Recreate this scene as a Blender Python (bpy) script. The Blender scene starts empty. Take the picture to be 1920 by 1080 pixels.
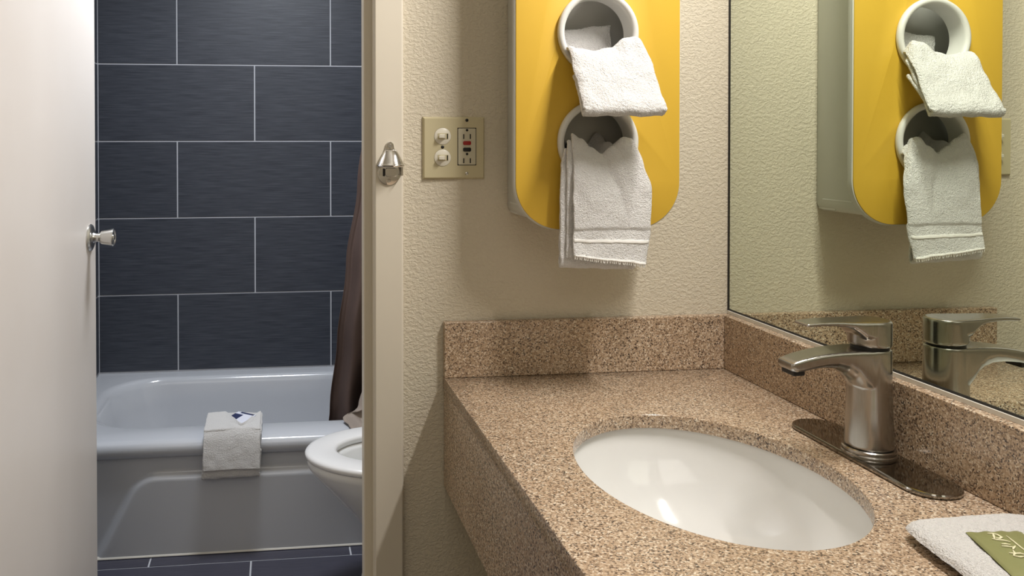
import bpy, bmesh, math, random
from mathutils import Vector, Matrix, noise
random.seed(7)
S = bpy.context.scene
C = S.collection
Z0 = 1.27                      # camera height; all heights below are given relative to it
# ------------------------------------------------------------------ camera, world, lights, exposure
F, CX, CY, YAW, PITCH, ROLL = 1561.4, 703.8, 288.0, 0.1186, 0.0135, -0.0013
cam = bpy.data.cameras.new('camera'); co = bpy.data.objects.new('camera', cam); C.objects.link(co)
cam.sensor_width = 36.0; cam.lens = F / 1920 * 36
cam.shift_x = (960 - CX) / 1920; cam.shift_y = -(540 - CY) / 1920
cam.clip_start = 0.02
fw = Vector((math.sin(YAW)*math.cos(PITCH), math.cos(YAW)*math.cos(PITCH), -math.sin(PITCH)))
r0 = Vector((math.cos(YAW), -math.sin(YAW), 0)); u0 = r0.cross(fw)
rt = r0*math.cos(ROLL) + u0*math.sin(ROLL); up = rt.cross(fw)
M = Matrix((rt, up, -fw)).transposed().to_4x4(); M.translation = (0, 0, Z0)
co.matrix_world = M
S.camera = co

w = bpy.data.worlds.new('world'); S.world = w; w.use_nodes = True
w.node_tree.nodes['Background'].inputs[0].default_value = (0.9, 0.93, 1, 1)
w.node_tree.nodes['Background'].inputs[1].default_value = 0.0

def area(name, loc, size, size_y, power, color, direction):
    l = bpy.data.lights.new(name, 'AREA'); l.shape = 'RECTANGLE'; l.size = size; l.size_y = size_y
    l.energy = power; l.color = color
    o = bpy.data.objects.new(name, l); C.objects.link(o)
    o.location = (loc[0], loc[1], loc[2] + Z0)
    o.rotation_euler = Vector(direction).to_track_quat('-Z', 'Y').to_euler()
    return o
# lamp bar over the mirror, ceiling light of the bath, added broad fill for light from the room behind
area('vanity_lamp', (0.80, 0.88, 0.82), 0.56, 0.035, 19.0, (1.0, 0.95, 0.905), (-0.72, 0.0, -0.69))
area('bath_lamp', (0.0, 2.40, 1.02), 0.35, 0.35, 26.0, (0.89, 0.935, 1.0), (0, 0, -1))
area('room_fill', (-0.25, -1.0, 1.10), 1.6, 1.6, 13.0, (1.0, 0.95, 0.88), (0, 0, -1))

S.view_settings.view_transform = 'Standard'
S.view_settings.look = 'None'
S.view_settings.gamma = 1.0
S.view_settings.use_curve_mapping = False
S.view_settings.exposure = 0.0

# ------------------------------------------------------------------ materials
def srgb(r, g, b):
    f = lambda c: (c/255/12.92) if c/255 <= 0.04045 else ((c/255+0.055)/1.055)**2.4
    return (f(r), f(g), f(b), 1)

def base_mat(name, col, rough=0.5, metal=0.0, spec=0.5, coat=0.0):
    m = bpy.data.materials.new(name); m.use_nodes = True
    b = m.node_tree.nodes['Principled BSDF']
    b.inputs['Base Color'].default_value = col
    b.inputs['Roughness'].default_value = rough
    b.inputs['Metallic'].default_value = metal
    b.inputs['Specular IOR Level'].default_value = spec
    b.inputs['Coat Weight'].default_value = coat
    return m

class NT:
    def __init__(s, m):
        s.m = m; s.n = m.node_tree.nodes; s.l = m.node_tree.links; s.b = s.n['Principled BSDF']
        s.tc = s.n.new('ShaderNodeTexCoord')
    def mapping(s, scale=(1, 1, 1), rot=(0, 0, 0), src='Object'):
        mp = s.n.new('ShaderNodeMapping'); mp.inputs['Scale'].default_value = scale; mp.inputs['Rotation'].default_value = rot
        s.l.new(s.tc.outputs[src], mp.inputs[0]); return mp.outputs[0]
    def noise(s, vec, scale, detail=2, rough=0.5, dist=0):
        t = s.n.new('ShaderNodeTexNoise'); t.inputs['Scale'].default_value = scale
        t.inputs['Detail'].default_value = detail; t.inputs['Roughness'].default_value = rough
        t.inputs['Distortion'].default_value = dist
        s.l.new(vec, t.inputs['Vector']); return t.outputs[0]
    def voronoi(s, vec, scale, out='Color', rnd=1.0):
        t = s.n.new('ShaderNodeTexVoronoi'); t.inputs['Scale'].default_value = scale
        t.inputs['Randomness'].default_value = rnd
        s.l.new(vec, t.inputs['Vector']); return t.outputs[out]
    def ramp(s, fac, stops, interp='LINEAR'):
        r = s.n.new('ShaderNodeValToRGB'); r.color_ramp.interpolation = interp
        e = r.color_ramp.elements
        while len(e) < len(stops): e.new(0.5)
        for el, (p, c) in zip(e, stops): el.position = p; el.color = c
        s.l.new(fac, r.inputs[0]); return r.outputs[0]
    def mix(s, fac, a, b, mode='MIX'):
        x = s.n.new('ShaderNodeMix'); x.data_type = 'RGBA'; x.blend_type = mode
        for v, k in ((fac, 0), (a, 6), (b, 7)):
            if hasattr(v, 'is_output'): s.l.new(v, x.inputs[k])
            else: x.inputs[k].default_value = v
        return x.outputs[2]
    def math(s, op, a, b):
        x = s.n.new('ShaderNodeMath'); x.operation = op
        for v, k in ((a, 0), (b, 1)):
            if hasattr(v, 'is_output'): s.l.new(v, x.inputs[k])
            else: x.inputs[k].default_value = v
        return x.outputs[0]
    def bump(s, h, strength, dist, prev=None):
        b = s.n.new('ShaderNodeBump'); b.inputs['Strength'].default_value = strength; b.inputs['Distance'].default_value = dist
        s.l.new(h, b.inputs['Height'])
        if prev: s.l.new(prev, b.inputs['Normal'])
        s.l.new(b.outputs[0], s.b.inputs['Normal']); return b.outputs[0]
    def col(s, c): s.l.new(c, s.b.inputs['Base Color'])
    def rough(s, c): s.l.new(c, s.b.inputs['Roughness'])

def g(v): return (v, v, v, 1)

# textured (knock-down) cream wall
m_wall = base_mat('cream_textured_wall', srgb(214, 205, 182), 0.55, spec=0.35)
t = NT(m_wall); v = t.mapping()
n1 = t.noise(t.mapping((1, 1, 1.35)), 135, 3, 0.55, 0.5); n2 = t.noise(v, 330, 2, 0.5)
h = t.math('ADD', t.ramp(n1, [(0.42, g(0)), (0.60, g(1))]), t.math('MULTIPLY', n2, 0.5))
t.bump(h, 0.5, 0.0016)
n3 = t.noise(v, 3.0, 2)
t.col(t.mix(n3, srgb(206, 196, 175), srgb(212, 203, 184)))
m_ceiling = base_mat('white_ceiling', srgb(225, 222, 214), 0.8)
m_frame = base_mat('cream_gloss_paint', srgb(214, 206, 190), 0.38)
t = NT(m_frame); t.bump(t.noise(t.mapping((1, 1, 0.3)), 60, 2), 0.06, 0.001)
m_door = base_mat('off_white_door_paint', srgb(224, 217, 211), 0.4)
t = NT(m_door); v = t.mapping((1, 1, 0.15)); t.bump(t.noise(v, 40, 2), 0.05, 0.001)
t.col(t.mix(t.noise(t.mapping(), 5, 2), srgb(221, 213, 206), srgb(227, 221, 216)))
m_carpet = base_mat('grey_brown_carpet', srgb(95, 85, 76), 0.95)
t = NT(m_carpet); t.bump(t.noise(t.mapping(), 400, 2), 0.6, 0.003)

# slate-blue tile with a fine horizontal weave; written for wall tiles (grain along x) and floor tiles
def tile_mat(name, grain, a, b, rough):
    m = base_mat(name, a, rough, spec=0.45)
    t = NT(m); v = t.mapping(grain); nn = t.noise(v, 1.0, 4, 0.6)
    oi = t.n.new('ShaderNodeObjectInfo')
    c = t.mix(t.ramp(nn, [(0.28, g(0)), (0.72, g(1))]), a, b)
    k = t.ramp(oi.outputs['Random'], [(0.0, g(0.90)), (1.0, g(1.0))])
    t.col(t.mix(1.0, c, k, 'MULTIPLY')); t.bump(nn, 0.35, 0.0008)
    return m
m_tile = tile_mat('slate_wall_tile', (8, 8, 230), srgb(47, 51, 61), srgb(80, 84, 93), 0.42)
m_tile_l = tile_mat('slate_side_tile', (8, 8, 230), srgb(47, 51, 61), srgb(80, 84, 93), 0.42)
m_ftile = tile_mat('slate_floor_tile', (9, 300, 9), srgb(58, 58, 70), srgb(75, 75, 88), 0.35)
m_grout = base_mat('pale_grout', srgb(192, 194, 200), 0.85)
t = NT(m_grout); t.bump(t.noise(t.mapping(), 500, 2), 0.3, 0.0006)

# granite
m_granite = base_mat('speckled_tan_granite', srgb(186, 150, 115), 0.22, spec=0.5)
t = NT(m_granite); v = t.mapping()
c1 = t.voronoi(v, 500, 'Color'); bw = t.n.new('ShaderNodeSeparateColor'); t.l.new(c1, bw.inputs[0])
pal = t.ramp(bw.outputs[0], [(0.0, srgb(66, 54, 48)), (0.09, srgb(128, 106, 86)), (0.25, srgb(166, 140, 112)),
                             (0.50, srgb(184, 158, 130)), (0.74, srgb(200, 177, 150)), (0.90, srgb(224, 210, 188))], 'CONSTANT')
n = t.noise(v, 230, 4, 0.7)
c2 = t.mix(t.ramp(n, [(0.36, g(0.85)), (0.42, g(0))]), pal, srgb(74, 60, 52))
n = t.noise(v, 400, 3, 0.6)
c3 = t.mix(t.ramp(n, [(0.59, g(0)), (0.68, g(0.6))]), c2, srgb(228, 214, 194))
n = t.noise(v, 9, 2, 0.5)
c3 = t.mix(t.ramp(n, [(0.35, g(0)), (0.65, g(0.15))]), c3, srgb(184, 146, 106))
hs = t.n.new('ShaderNodeHueSaturation'); hs.inputs['Saturation'].default_value = 0.93; t.l.new(c3, hs.inputs['Color'])
t.col(hs.outputs[0])

# terry
def terry(name, col, k=1.0):
    m = base_mat(name, col, 0.95, spec=0.1)
    t = NT(m); v = t.mapping()
    n1 = t.noise(v, 620*k, 2, 0.6); n2 = t.noise(v, 240*k, 3, 0.6)
    t.bump(t.math('ADD', n1, n2), 1.0, 0.0042)
    t.b.inputs['Sheen Weight'].default_value = 0.25; t.b.inputs['Sheen Roughness'].default_value = 0.6
    return m
m_terry = terry('white_terry', srgb(240, 238, 236))
m_hem = base_mat('white_woven_hem', srgb(240, 238, 234), 0.8, spec=0.2)
t = NT(m_hem); t.bump(t.noise(t.mapping((1, 1, 4)), 500, 2), 0.3, 0.001)

m_yellow = base_mat('yellow_laminate', srgb(208, 169, 58), 0.42, spec=0.4)
t = NT(m_yellow); t.bump(t.noise(t.mapping(), 350, 2), 0.04, 0.0005)
m_grey_pl = base_mat('light_grey_plastic', srgb(200, 199, 192), 0.42)
t = NT(m_grey_pl); t.bump(t.noise(t.mapping(), 200, 2), 0.03, 0.0005)
m_ring = base_mat('pale_ring_plastic', srgb(214, 213, 208), 0.35)
t = NT(m_ring); t.bump(t.noise(t.mapping(), 200, 2), 0.03, 0.0005)
m_ivory = base_mat('almond_plate_paint', srgb(196, 186, 152), 0.35)
t = NT(m_ivory); t.bump(t.noise(t.mapping(), 300, 2), 0.04, 0.0005)
m_switch = base_mat('white_switch_plastic', srgb(226, 221, 205), 0.3)
m_gfci = base_mat('putty_outlet_plastic', srgb(196, 190, 168), 0.35)
m_black = base_mat('black_plastic', srgb(18, 18, 18), 0.4)
m_red = base_mat('red_button_plastic', srgb(150, 28, 26), 0.4)
m_chrome = base_mat('chrome', (0.82, 0.82, 0.82, 1), 0.1, 1.0)
t = NT(m_chrome); t.rough(t.ramp(t.noise(t.mapping(), 60, 2), [(0.3, g(0.06)), (0.7, g(0.16))]))
m_satin = base_mat('satin_steel', (0.62, 0.61, 0.58, 1), 0.28, 1.0)
m_nickel = base_mat('brushed_nickel', (0.40, 0.38, 0.35, 1), 0.22, 1.0)
t = NT(m_nickel); nn = t.noise(t.mapping((500, 500, 25)), 1.0, 3); t.rough(t.ramp(nn, [(0.3, g(0.17)), (0.7, g(0.27))]))
m_plate = base_mat('dark_polished_nickel', (0.34, 0.32, 0.29, 1), 0.08, 1.0)
m_porc = base_mat('white_porcelain', srgb(228, 228, 226), 0.12, spec=0.55, coat=0.3)
m_enamel = base_mat('white_tub_enamel', srgb(198, 201, 207), 0.16, spec=0.5, coat=0.2)
m_seat = base_mat('white_seat_plastic', srgb(232, 231, 230), 0.25)
m_caulk = base_mat('white_caulk', srgb(214, 210, 200), 0.6)
m_mirror = base_mat('mirror_silver', (0.75, 0.81, 0.71, 1), 0.0, 1.0)
m_dark = base_mat('dark_mirror_edge', srgb(26, 24, 22), 0.5)
m_curtain = base_mat('brown_curtain_fabric', srgb(92, 76, 70), 0.7, spec=0.25)
t = NT(m_curtain); t.bump(t.noise(t.mapping(), 900, 2), 0.25, 0.0006)
m_fold = base_mat('taupe_curtain_fabric', srgb(150, 138, 128), 0.7, spec=0.25)  # paler taupe than the curtain sheet, used on the draped fold
m_green = base_mat('olive_sachet_film', srgb(132, 134, 88), 0.38)
t = NT(m_green); t.bump(t.noise(t.mapping(), 120, 2), 0.25, 0.001)
m_print = base_mat('cream_print', srgb(226, 222, 188), 0.5)
m_navy = base_mat('navy_label_ink', srgb(44, 52, 88), 0.45)
m_paper = base_mat('white_label_paper', srgb(222, 224, 236), 0.55)

# ------------------------------------------------------------------ mesh helpers (heights relative to the camera)
def root_of(o):
    while o.parent: o = o.parent
    return o

def tag(o, label=None, cat=None, group=None, kind=None):
    if label: o['label'] = label
    if cat: o['category'] = cat
    if group: o['group'] = group
    if kind: o['kind'] = kind
    return o

def obj(name, verts, faces, mat, parent=None, smooth=False, angle=None):
    off = Vector((0, 0, 0))
    if parent: off = root_of(parent).location
    me = bpy.data.meshes.new(name)
    me.from_pydata([(p[0]-off[0], p[1]-off[1], p[2]+Z0-off[2]) for p in verts], [], faces)
    bm = bmesh.new(); bm.from_mesh(me); bmesh.ops.recalc_face_normals(bm, faces=bm.faces); bm.to_mesh(me); bm.free()
    me.materials.append(mat)
    if smooth or angle:
        me.polygons.foreach_set('use_smooth', [True]*len(me.polygons))
    if angle: me.set_sharp_from_angle(angle=math.radians(angle))
    o = bpy.data.objects.new(name, me); C.objects.link(o)
    if parent: o.parent = parent
    return o

def thing(name, loc, label, cat, group=None, kind=None):
    o = bpy.data.objects.new(name, None); C.objects.link(o); o.empty_display_size = 0.05
    o.location = (loc[0], loc[1], loc[2] + Z0)
    return tag(o, label, cat, group, kind)

class MB:
    def __init__(s): s.v = []; s.f = []
    def add(s, v, f):
        k = len(s.v); s.v += [tuple(p) for p in v]; s.f += [tuple(i+k for i in q) for q in f]; return s
    def box(s, x0, x1, y0, y1, z0, z1):
        return s.add([(x0,y0,z0),(x1,y0,z0),(x1,y1,z0),(x0,y1,z0),(x0,y0,z1),(x1,y0,z1),(x1,y1,z1),(x0,y1,z1)],
                     [(0,3,2,1),(4,5,6,7),(0,1,5,4),(1,2,6,5),(2,3,7,6),(3,0,4,7)])
    def loft(s, loops, cap0=True, cap1=True, closed=True):
        n = len(loops[0]); v = [p for l in loops for p in l]; f = []
        for i in range(len(loops)-1):
            for j in range(n if closed else n-1):
                k = (j+1) % n
                f.append((i*n+j, i*n+k, (i+1)*n+k, (i+1)*n+j))
        if cap0: f.append(tuple(reversed(range(n))))
        if cap1: f.append(tuple((len(loops)-1)*n+j for j in range(n)))
        return s.add(v, f)
    def lathe(s, prof, center, axis='z', n=40, cap0=True, cap1=True):
        # prof: (radius, distance along axis); center (x,y,z); axis letter, '-' flips
        loops = []
        sg = -1 if axis[0] == '-' else 1; ax = axis[-1]
        for r, d in prof:
            l = []
            for k in range(n):
                a = 2*math.pi*k/n; c, sn = r*math.cos(a), r*math.sin(a)
                if ax == 'z': p = (center[0]+c, center[1]+sn, center[2]+sg*d)
                elif ax == 'y': p = (center[0]+c, center[1]+sg*d, center[2]+sn)
                else: p = (center[0]+sg*d, center[1]+c, center[2]+sn)
                l.append(p)
            loops.append(l)
        return s.loft(loops, cap0, cap1)
    def grid(s, fn, ns, nt):
        v = [fn(i/ns, j/nt) for i in range(ns+1) for j in range(nt+1)]
        f = [(i*(nt+1)+j, i*(nt+1)+j+1, (i+1)*(nt+1)+j+1, (i+1)*(nt+1)+j) for i in range(ns) for j in range(nt)]
        return s.add(v, f)
    def obj(s, name, mat, parent=None, **k): return obj(name, s.v, s.f, mat, parent, **k)

def bevel(o, wdt, seg=2, ang=40):
    m = o.modifiers.new('bevel', 'BEVEL'); m.width = wdt; m.segments = seg; m.limit_method = 'ANGLE'; m.angle_limit = math.radians(ang)
    o.data.polygons.foreach_set('use_smooth', [True]*len(o.data.polygons))
    o.modifiers.new('wn', 'WEIGHTED_NORMAL')
    return o
def box(name, x0, x1, y0, y1, z0, z1, mat, parent=None, bev=0.0, seg=2):
    o = MB().box(x0, x1, y0, y1, z0, z1).obj(name, mat, parent)
    if bev: bevel(o, bev, seg)
    return o

def plate(name, outlines, depth, mapfn, mat, parent=None, bev=0.0, res=2):
    """outlines: list of closed 2D loops (first outer, then holes); extruded by depth; mapfn(u, v, d) -> xyz, d in 0..depth"""
    cu = bpy.data.curves.new('tmp', 'CURVE'); cu.dimensions = '2D'; cu.fill_mode = 'BOTH'
    cu.extrude = depth/2 - bev; cu.bevel_depth = bev; cu.bevel_resolution = res; cu.offset = -bev
    for ol in outlines:
        sp = cu.splines.new('POLY'); sp.points.add(len(ol)-1)
        for p, q in zip(sp.points, ol): p.co = (q[0], q[1], 0, 1)
        sp.use_cyclic_u = True
    ob = bpy.data.objects.new('tmp', cu); C.objects.link(ob)
    bpy.context.view_layer.update()
    dg = bpy.context.evaluated_depsgraph_get()
    me = bpy.data.meshes.new_from_object(ob.evaluated_get(dg))
    v = [mapfn(p.co.x, p.co.y, p.co.z + depth/2) for p in me.vertices]
    f = [tuple(q.vertices) for q in me.polygons]
    bpy.data.objects.remove(ob); bpy.data.curves.remove(cu); bpy.data.meshes.remove(me)
    o = obj(name, v, f, mat, parent)
    bm = bmesh.new(); bm.from_mesh(o.data); bmesh.ops.remove_doubles(bm, verts=bm.verts, dist=1e-5)
    bmesh.ops.recalc_face_normals(bm, faces=bm.faces); bm.to_mesh(o.data); bm.free()
    o.data.polygons.foreach_set('use_smooth', [True]*len(o.data.polygons)); o.data.set_sharp_from_angle(angle=math.radians(24))
    return o
def rrect2(x0, x1, y0, y1, r, n=8):
    if not hasattr(r, '__len__'): r = (r,)*4
    pts = []
    for (cx, cy, a0, rr) in ((x1-r[0], y1-r[0], 0, r[0]), (x0+r[1], y1-r[1], 90, r[1]), (x0+r[2], y0+r[2], 180, r[2]), (x1-r[3], y0+r[3], 270, r[3])):
        for k in range(n+1):
            a = math.radians(a0 + 90*k/n); pts.append((cx+rr*math.cos(a), cy+rr*math.sin(a)))
    return pts
def circ2(cx, cy, rx, ry=None, n=64):
    ry = ry or rx
    return [(cx+rx*math.cos(2*math.pi*k/n), cy+ry*math.sin(2*math.pi*k/n)) for k in range(n)]
def cr(ctrl, s):
    """Catmull-Rom through a list of tuples, s in 0..1"""
    n = len(ctrl)-1; x = min(max(s*n, 0), n-1e-9); i = int(x); f = x-i
    p1, p2 = ctrl[i], ctrl[i+1]; p0 = ctrl[i-1] if i else tuple(2*a-b for a, b in zip(p1, p2))
    p3 = ctrl[i+2] if i+2 <= n else tuple(2*a-b for a, b in zip(p2, p1))
    return tuple(0.5*((2*b)+(c-a)*f+(2*a-5*b+4*c-d)*f*f+(3*b-a-3*c+d)*f**3) for a, b, c, d in zip(p0, p1, p2, p3))
def lin(tab, x):
    if x <= tab[0][0]: return tab[0][1]
    for (a, p), (b, q) in zip(tab, tab[1:]):
        if x <= b:
            k = (x-a)/(b-a); k = k*k*(3-2*k); return p+(q-p)*k
    return tab[-1][1]
def fuzz(p, amp, sc=140):
    n = noise.noise_vector(Vector(p)*sc); return (p[0]+n.x*amp, p[1]+n.y*amp, p[2]+n.z*amp)
def cloth_mods(o, th, sub=1):
    m = o.modifiers.new('thickness', 'SOLIDIFY'); m.thickness = th; m.offset = 0; m.use_rim = True
    m = o.modifiers.new('smooth', 'SUBSURF'); m.levels = sub; m.render_levels = sub
    o.data.polygons.foreach_set('use_smooth', [True]*len(o.data.polygons))
    return o

# ------------------------------------------------------------------ setting: dressing area
Y1, X1 = 1.511, 0.8645          # vanity end wall, mirror face
FL = -Z0; CE = 1.13
JL, JR, JT = -0.528, 0.178, 0.80     # door opening
XLW, YB = -1.35, -2.2
xz = lambda y0: (lambda u, v, d: (u, y0+d, v))
o = plate('wall_back', [[(XLW-0.1, FL), (JL-0.03, FL), (JL-0.03, JT+0.03), (JR+0.03, JT+0.03), (JR+0.03, FL), (1.0, FL), (1.0, CE), (XLW-0.1, CE)]],
          0.12, xz(Y1), m_wall); tag(o, 'cream knock-down textured wall around the bathroom doorway', 'wall', kind='structure')
o = box('wall_right', X1+0.008, X1+0.12, YB, Y1, FL, CE, m_wall); tag(o, 'cream textured wall behind the wide mirror', 'wall', kind='structure')
o = box('wall_left', XLW-0.1, XLW, YB, Y1, FL, CE, m_wall); tag(o, 'cream wall opposite the vanity mirror', 'wall', kind='structure')
o = box('wall_front', XLW-0.1, X1+0.12, YB-0.1, YB, FL, CE, m_wall); tag(o, 'cream wall behind the viewer', 'wall', kind='structure')
o = box('floor', XLW-0.1, X1+0.12, YB-0.1, Y1+0.12, FL-0.1, FL, m_carpet); tag(o, 'carpeted floor below the vanity counter', 'floor', kind='structure')
o = box('ceiling', XLW-0.1, X1+0.12, YB-0.1, Y1+0.12, CE, CE+0.1, m_ceiling); tag(o, 'white ceiling over the vanity area', 'ceiling', kind='structure')

# painted steel door frame with stop: profile swept up, over, down
tr = thing('trim_1', (JR, Y1, FL), 'cream painted steel door frame with stepped stop around bathroom doorway', 'door frame', kind='structure')
PF = [(0.0, -0.016), (0.049, -0.016), (0.052, -0.012), (0.052, 0.002), (0.030, 0.002), (0.030, 0.12), (0.052, 0.12), (0.052, 0.134),
      (0.0, 0.134), (0.0, 0.075), (-0.014, 0.073), (-0.016, 0.070), (-0.016, 0.036), (-0.014, 0.034), (0.0, 0.034)]
def frame_leg(x, sgn, name):
    v0 = [(x + sgn*a, Y1+b, FL) for a, b in PF]; v1 = [(x + sgn*a, Y1+b, JT-min(0, 0)+a) for a, b in PF]
    o = MB().loft([v0, v1]).obj(name, m_frame, tr); bevel(o, 0.0018, 2, 35)
frame_leg(JR, 1, 'side_jamb'); frame_leg(JL, -1, 'side_jamb')
o = MB().loft([[(JL-a, Y1+b, JT+a) for a, b in PF], [(JR+a, Y1+b, JT+a) for a, b in PF]]).obj('head_jamb', m_frame, tr); bevel(o, 0.0018, 2, 35)

# ------------------------------------------------------------------ setting: bathroom
Y2, XBL, XBR = 3.381, -0.6955, 0.835
TH = 0.3048; TW = 0.6096; GR = 0.0052
ZJ, XJ = 0.3101, -0.390
BC = 1.13
wb = box('wall_bathroom_back', XBL-0.1, XBR+0.1, Y2+0.0025, Y2+0.12, FL, BC, m_grout)
tag(wb, 'slate blue tiled wall with pale grout above the bathtub', 'wall', kind='structure')
wl = box('wall_bathroom_left', XBL-0.1, XBL-0.0025, Y1+0.12, Y2+0.01, FL, BC, m_grout)
tag(wl, 'slate blue tiled side wall at the tub end behind the door', 'wall', kind='structure')
wr = box('wall_bathroom_right', XBR, XBR+0.1, Y1+0.12, Y2+0.01, FL, BC, m_wall); tag(wr, 'cream bathroom wall behind the toilet', 'wall', kind='structure')
o = box('ceiling_bathroom', XBL-0.1, XBR+0.1, Y1+0.12, Y2+0.12, BC, BC+0.1, m_ceiling); tag(o, 'white ceiling over the bathtub', 'ceiling', kind='structure')
fb = box('floor_bathroom', XBL-0.1, XBR+0.1, Y1+0.12, Y2+0.12, FL-0.1, FL-0.0022, m_grout); tag(fb, 'dark slate tiled bathroom floor with pale grout', 'floor', kind='structure')
_tiles = {}
def tile(parent, mat, axis, a0, a1, b0, b1, base):
    """axis 'y': wall tile facing -y (a=x, b=z); 'x': facing +x (a=y, b=z); 'z': floor (a=x, b=y)"""
    wd, ht = round(a1-a0-GR, 4), round(b1-b0-GR, 4)
    if wd < 0.008 or ht < 0.008: return
    key = (axis, wd, ht)
    if key not in _tiles:
        m = MB(); th = 0.008; e = 0.0009
        def lp(k, d): return [(-wd/2+k, -ht/2+k, d), (wd/2-k, -ht/2+k, d), (wd/2-k, ht/2-k, d), (-wd/2+k, ht/2-k, d)]
        m.loft([lp(0, -th), lp(0, -e), lp(e, 0)])
        mp = {'y': lambda p: (p[0], -p[2], p[1]-Z0), 'x': lambda p: (p[2], p[0], p[1]-Z0), 'z': lambda p: (p[0], p[1], p[2]-Z0)}[axis]
        o = obj('tile', [mp(p) for p in m.v], m.f, mat); _tiles[key] = o.data
    else:
        o = bpy.data.objects.new('tile', _tiles[key]); C.objects.link(o)
    o.parent = parent
    ca, cb = (a0+a1)/2, (b0+b1)/2
    o.location = {'y': (ca, base, cb+Z0), 'x': (base, ca, cb+Z0), 'z': (ca, cb, base+Z0)}[axis]
TUBZ = -0.914
for r in range(-3, 4):
    zt = ZJ - (r-0)*TH; zb = zt - TH                # row r spans zb..zt ; row 0 lies under joint ZJ
    zb = max(zb, TUBZ-0.004); zt = min(zt, BC)
    off = XJ + (TW/2 if r % 2 == 0 else 0)
    for k in range(-2, 4):
        a0, a1 = max(off+(k-1)*TW, XBL), min(off+k*TW, XBR)
        if a1 > a0: tile(wb, m_tile, 'y', a0, a1, zb, zt, Y2)
    offy = Y2 - (TW/2 if r % 2 else 0)
    for k in range(-1, 4):
        b0, b1 = max(offy-(k+1)*TW, 2.60), min(offy-k*TW, Y2)
        if b1 > b0: tile(wl, m_tile_l, 'x', b0, b1, zb, zt, XBL)
FY = 2.54
for r in range(-1, 4):
    y1 = FY - (r)*TH; y0 = y1-TH
    y1 = min(y1, 2.68); y0 = max(y0, Y1+0.14)
    off = -0.384 + (TW/2 if r % 2 == 0 else 0)
    for k in range(-1, 4):
        a0, a1 = max(off+(k-1)*TW, XBL), min(off+k*TW, XBR)
        if a1 > a0 and y1 > y0: tile(fb, m_ftile, 'z', a0, a1, y0, y1, FL)

# door, swung into the bathroom
dr = thing('door_1', (-0.510, 1.58, FL), 'off-white flush door swung open into the bathroom', 'door', kind='structure')
hv = Vector((-0.510, 1.58)); fv = Vector((-0.4805, 2.30)); dd = (fv-hv).normalized(); nn = Vector((dd.y, -dd.x))  # nn faces +x
def dp(a, n_, z): p = hv + dd*a + nn*n_; return (p.x, p.y, z)
L = (fv-hv).length
m = MB(); m.loft([[dp(a, n_, z) for a, n_ in ((0, 0), (L, 0), (L, -0.035), (0, -0.035))] for z in (FL+0.012, JT-0.004)])
o = m.obj('door_leaf', m_door, dr); bevel(o, 0.002, 2)
def axis_lathe(name, prof, a, z, mat, parent, n=32):
    loops = []
    for r, dpt in prof:
        loops.append([dp(a + r*math.cos(2*math.pi*k/n), dpt, z + r*math.sin(2*math.pi*k/n)) for k in range(n)])
    return MB().loft(loops).obj(name, mat, parent, angle=40)
KA, KZ = L-0.062, -0.247
kb = axis_lathe('door_knob', [(0.0165, 0.030), (0.0175, 0.032), (0.0225, 0.057), (0.0232, 0.060), (0.0215, 0.0625), (0.0195, 0.0615), (0.018, 0.060), (0.002, 0.060)], KA, KZ, m_satin, dr)
axis_lathe('rose', [(0.035, 0.0), (0.0355, 0.003), (0.033, 0.0065), (0.026, 0.0095), (0.016, 0.0105), (0.012, 0.0105)], KA, KZ, m_satin, kb)
axis_lathe('neck', [(0.0155, 0.009), (0.0125, 0.013), (0.011, 0.02), (0.0115, 0.026), (0.0155, 0.031)], KA, KZ, m_satin, kb)
axis_lathe('turn_button', [(0.0075, 0.0595), (0.0075, 0.0635), (0.006, 0.0645)], KA, KZ, m_chrome, kb, 16)
m = MB(); m.loft([[dp(L+0.0008, n_, z) for n_ in (-0.005, -0.030)] + [dp(L-0.004, n_, z) for n_ in (-0.030, -0.005)] for z in (KZ-0.03, KZ+0.03)])
m.obj('latch_plate', m_satin, dr)

# ------------------------------------------------------------------ bathtub
tub = thing('bathtub', (0.07, 2.99, FL), 'white enamel alcove bathtub below slate tiled wall', 'bathtub')
def rr3(x0, x1, y0, y1, r, z, n=10): return [(a, b, z) for a, b in rrect2(x0, x1, y0, y1, r, n)]
TX0, TX1, TY0, TY1 = XBL+0.001, XBR-0.001, 2.592, Y2-0.001
loops = [rr3(TX0, TX1, TY0+0.016, TY1, 0.004, -0.968), rr3(TX0, TX1, TY0+0.006, TY1, 0.004, -0.962), rr3(TX0, TX1, TY0, TY1, 0.004, -0.950),
         rr3(TX0, TX1, TY0, TY1, 0.004, -0.935), rr3(TX0, TX1, TY0+0.004, TY1, 0.004, -0.925), rr3(TX0, TX1, TY0+0.012, TY1, 0.004, -0.918),
         rr3(TX0, TX1, TY0+0.024, TY1, 0.004, TUBZ)]
ix0, ix1, iy0, iy1 = -0.64, 0.76, 2.722, 3.312
for dr_, dz in ((0, 0), (0.006, -0.0015), (0.012, -0.006), (0.017, -0.014), (0.022, -0.03), (0.032, -0.10), (0.045, -0.20), (0.06, -0.25), (0.09, -0.283), (0.13, -0.295), (0.2, -0.298)):
    loops.append(rr3(ix0+dr_*1.8, ix1-dr_*1.4, iy0+dr_, iy1-dr_, max(0.2-dr_*0.4, 0.05), TUBZ+dz))
m = MB(); m.loft(loops, cap0=False); rim = m.obj('rim_and_basin', m_enamel, tub, angle=60)
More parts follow.
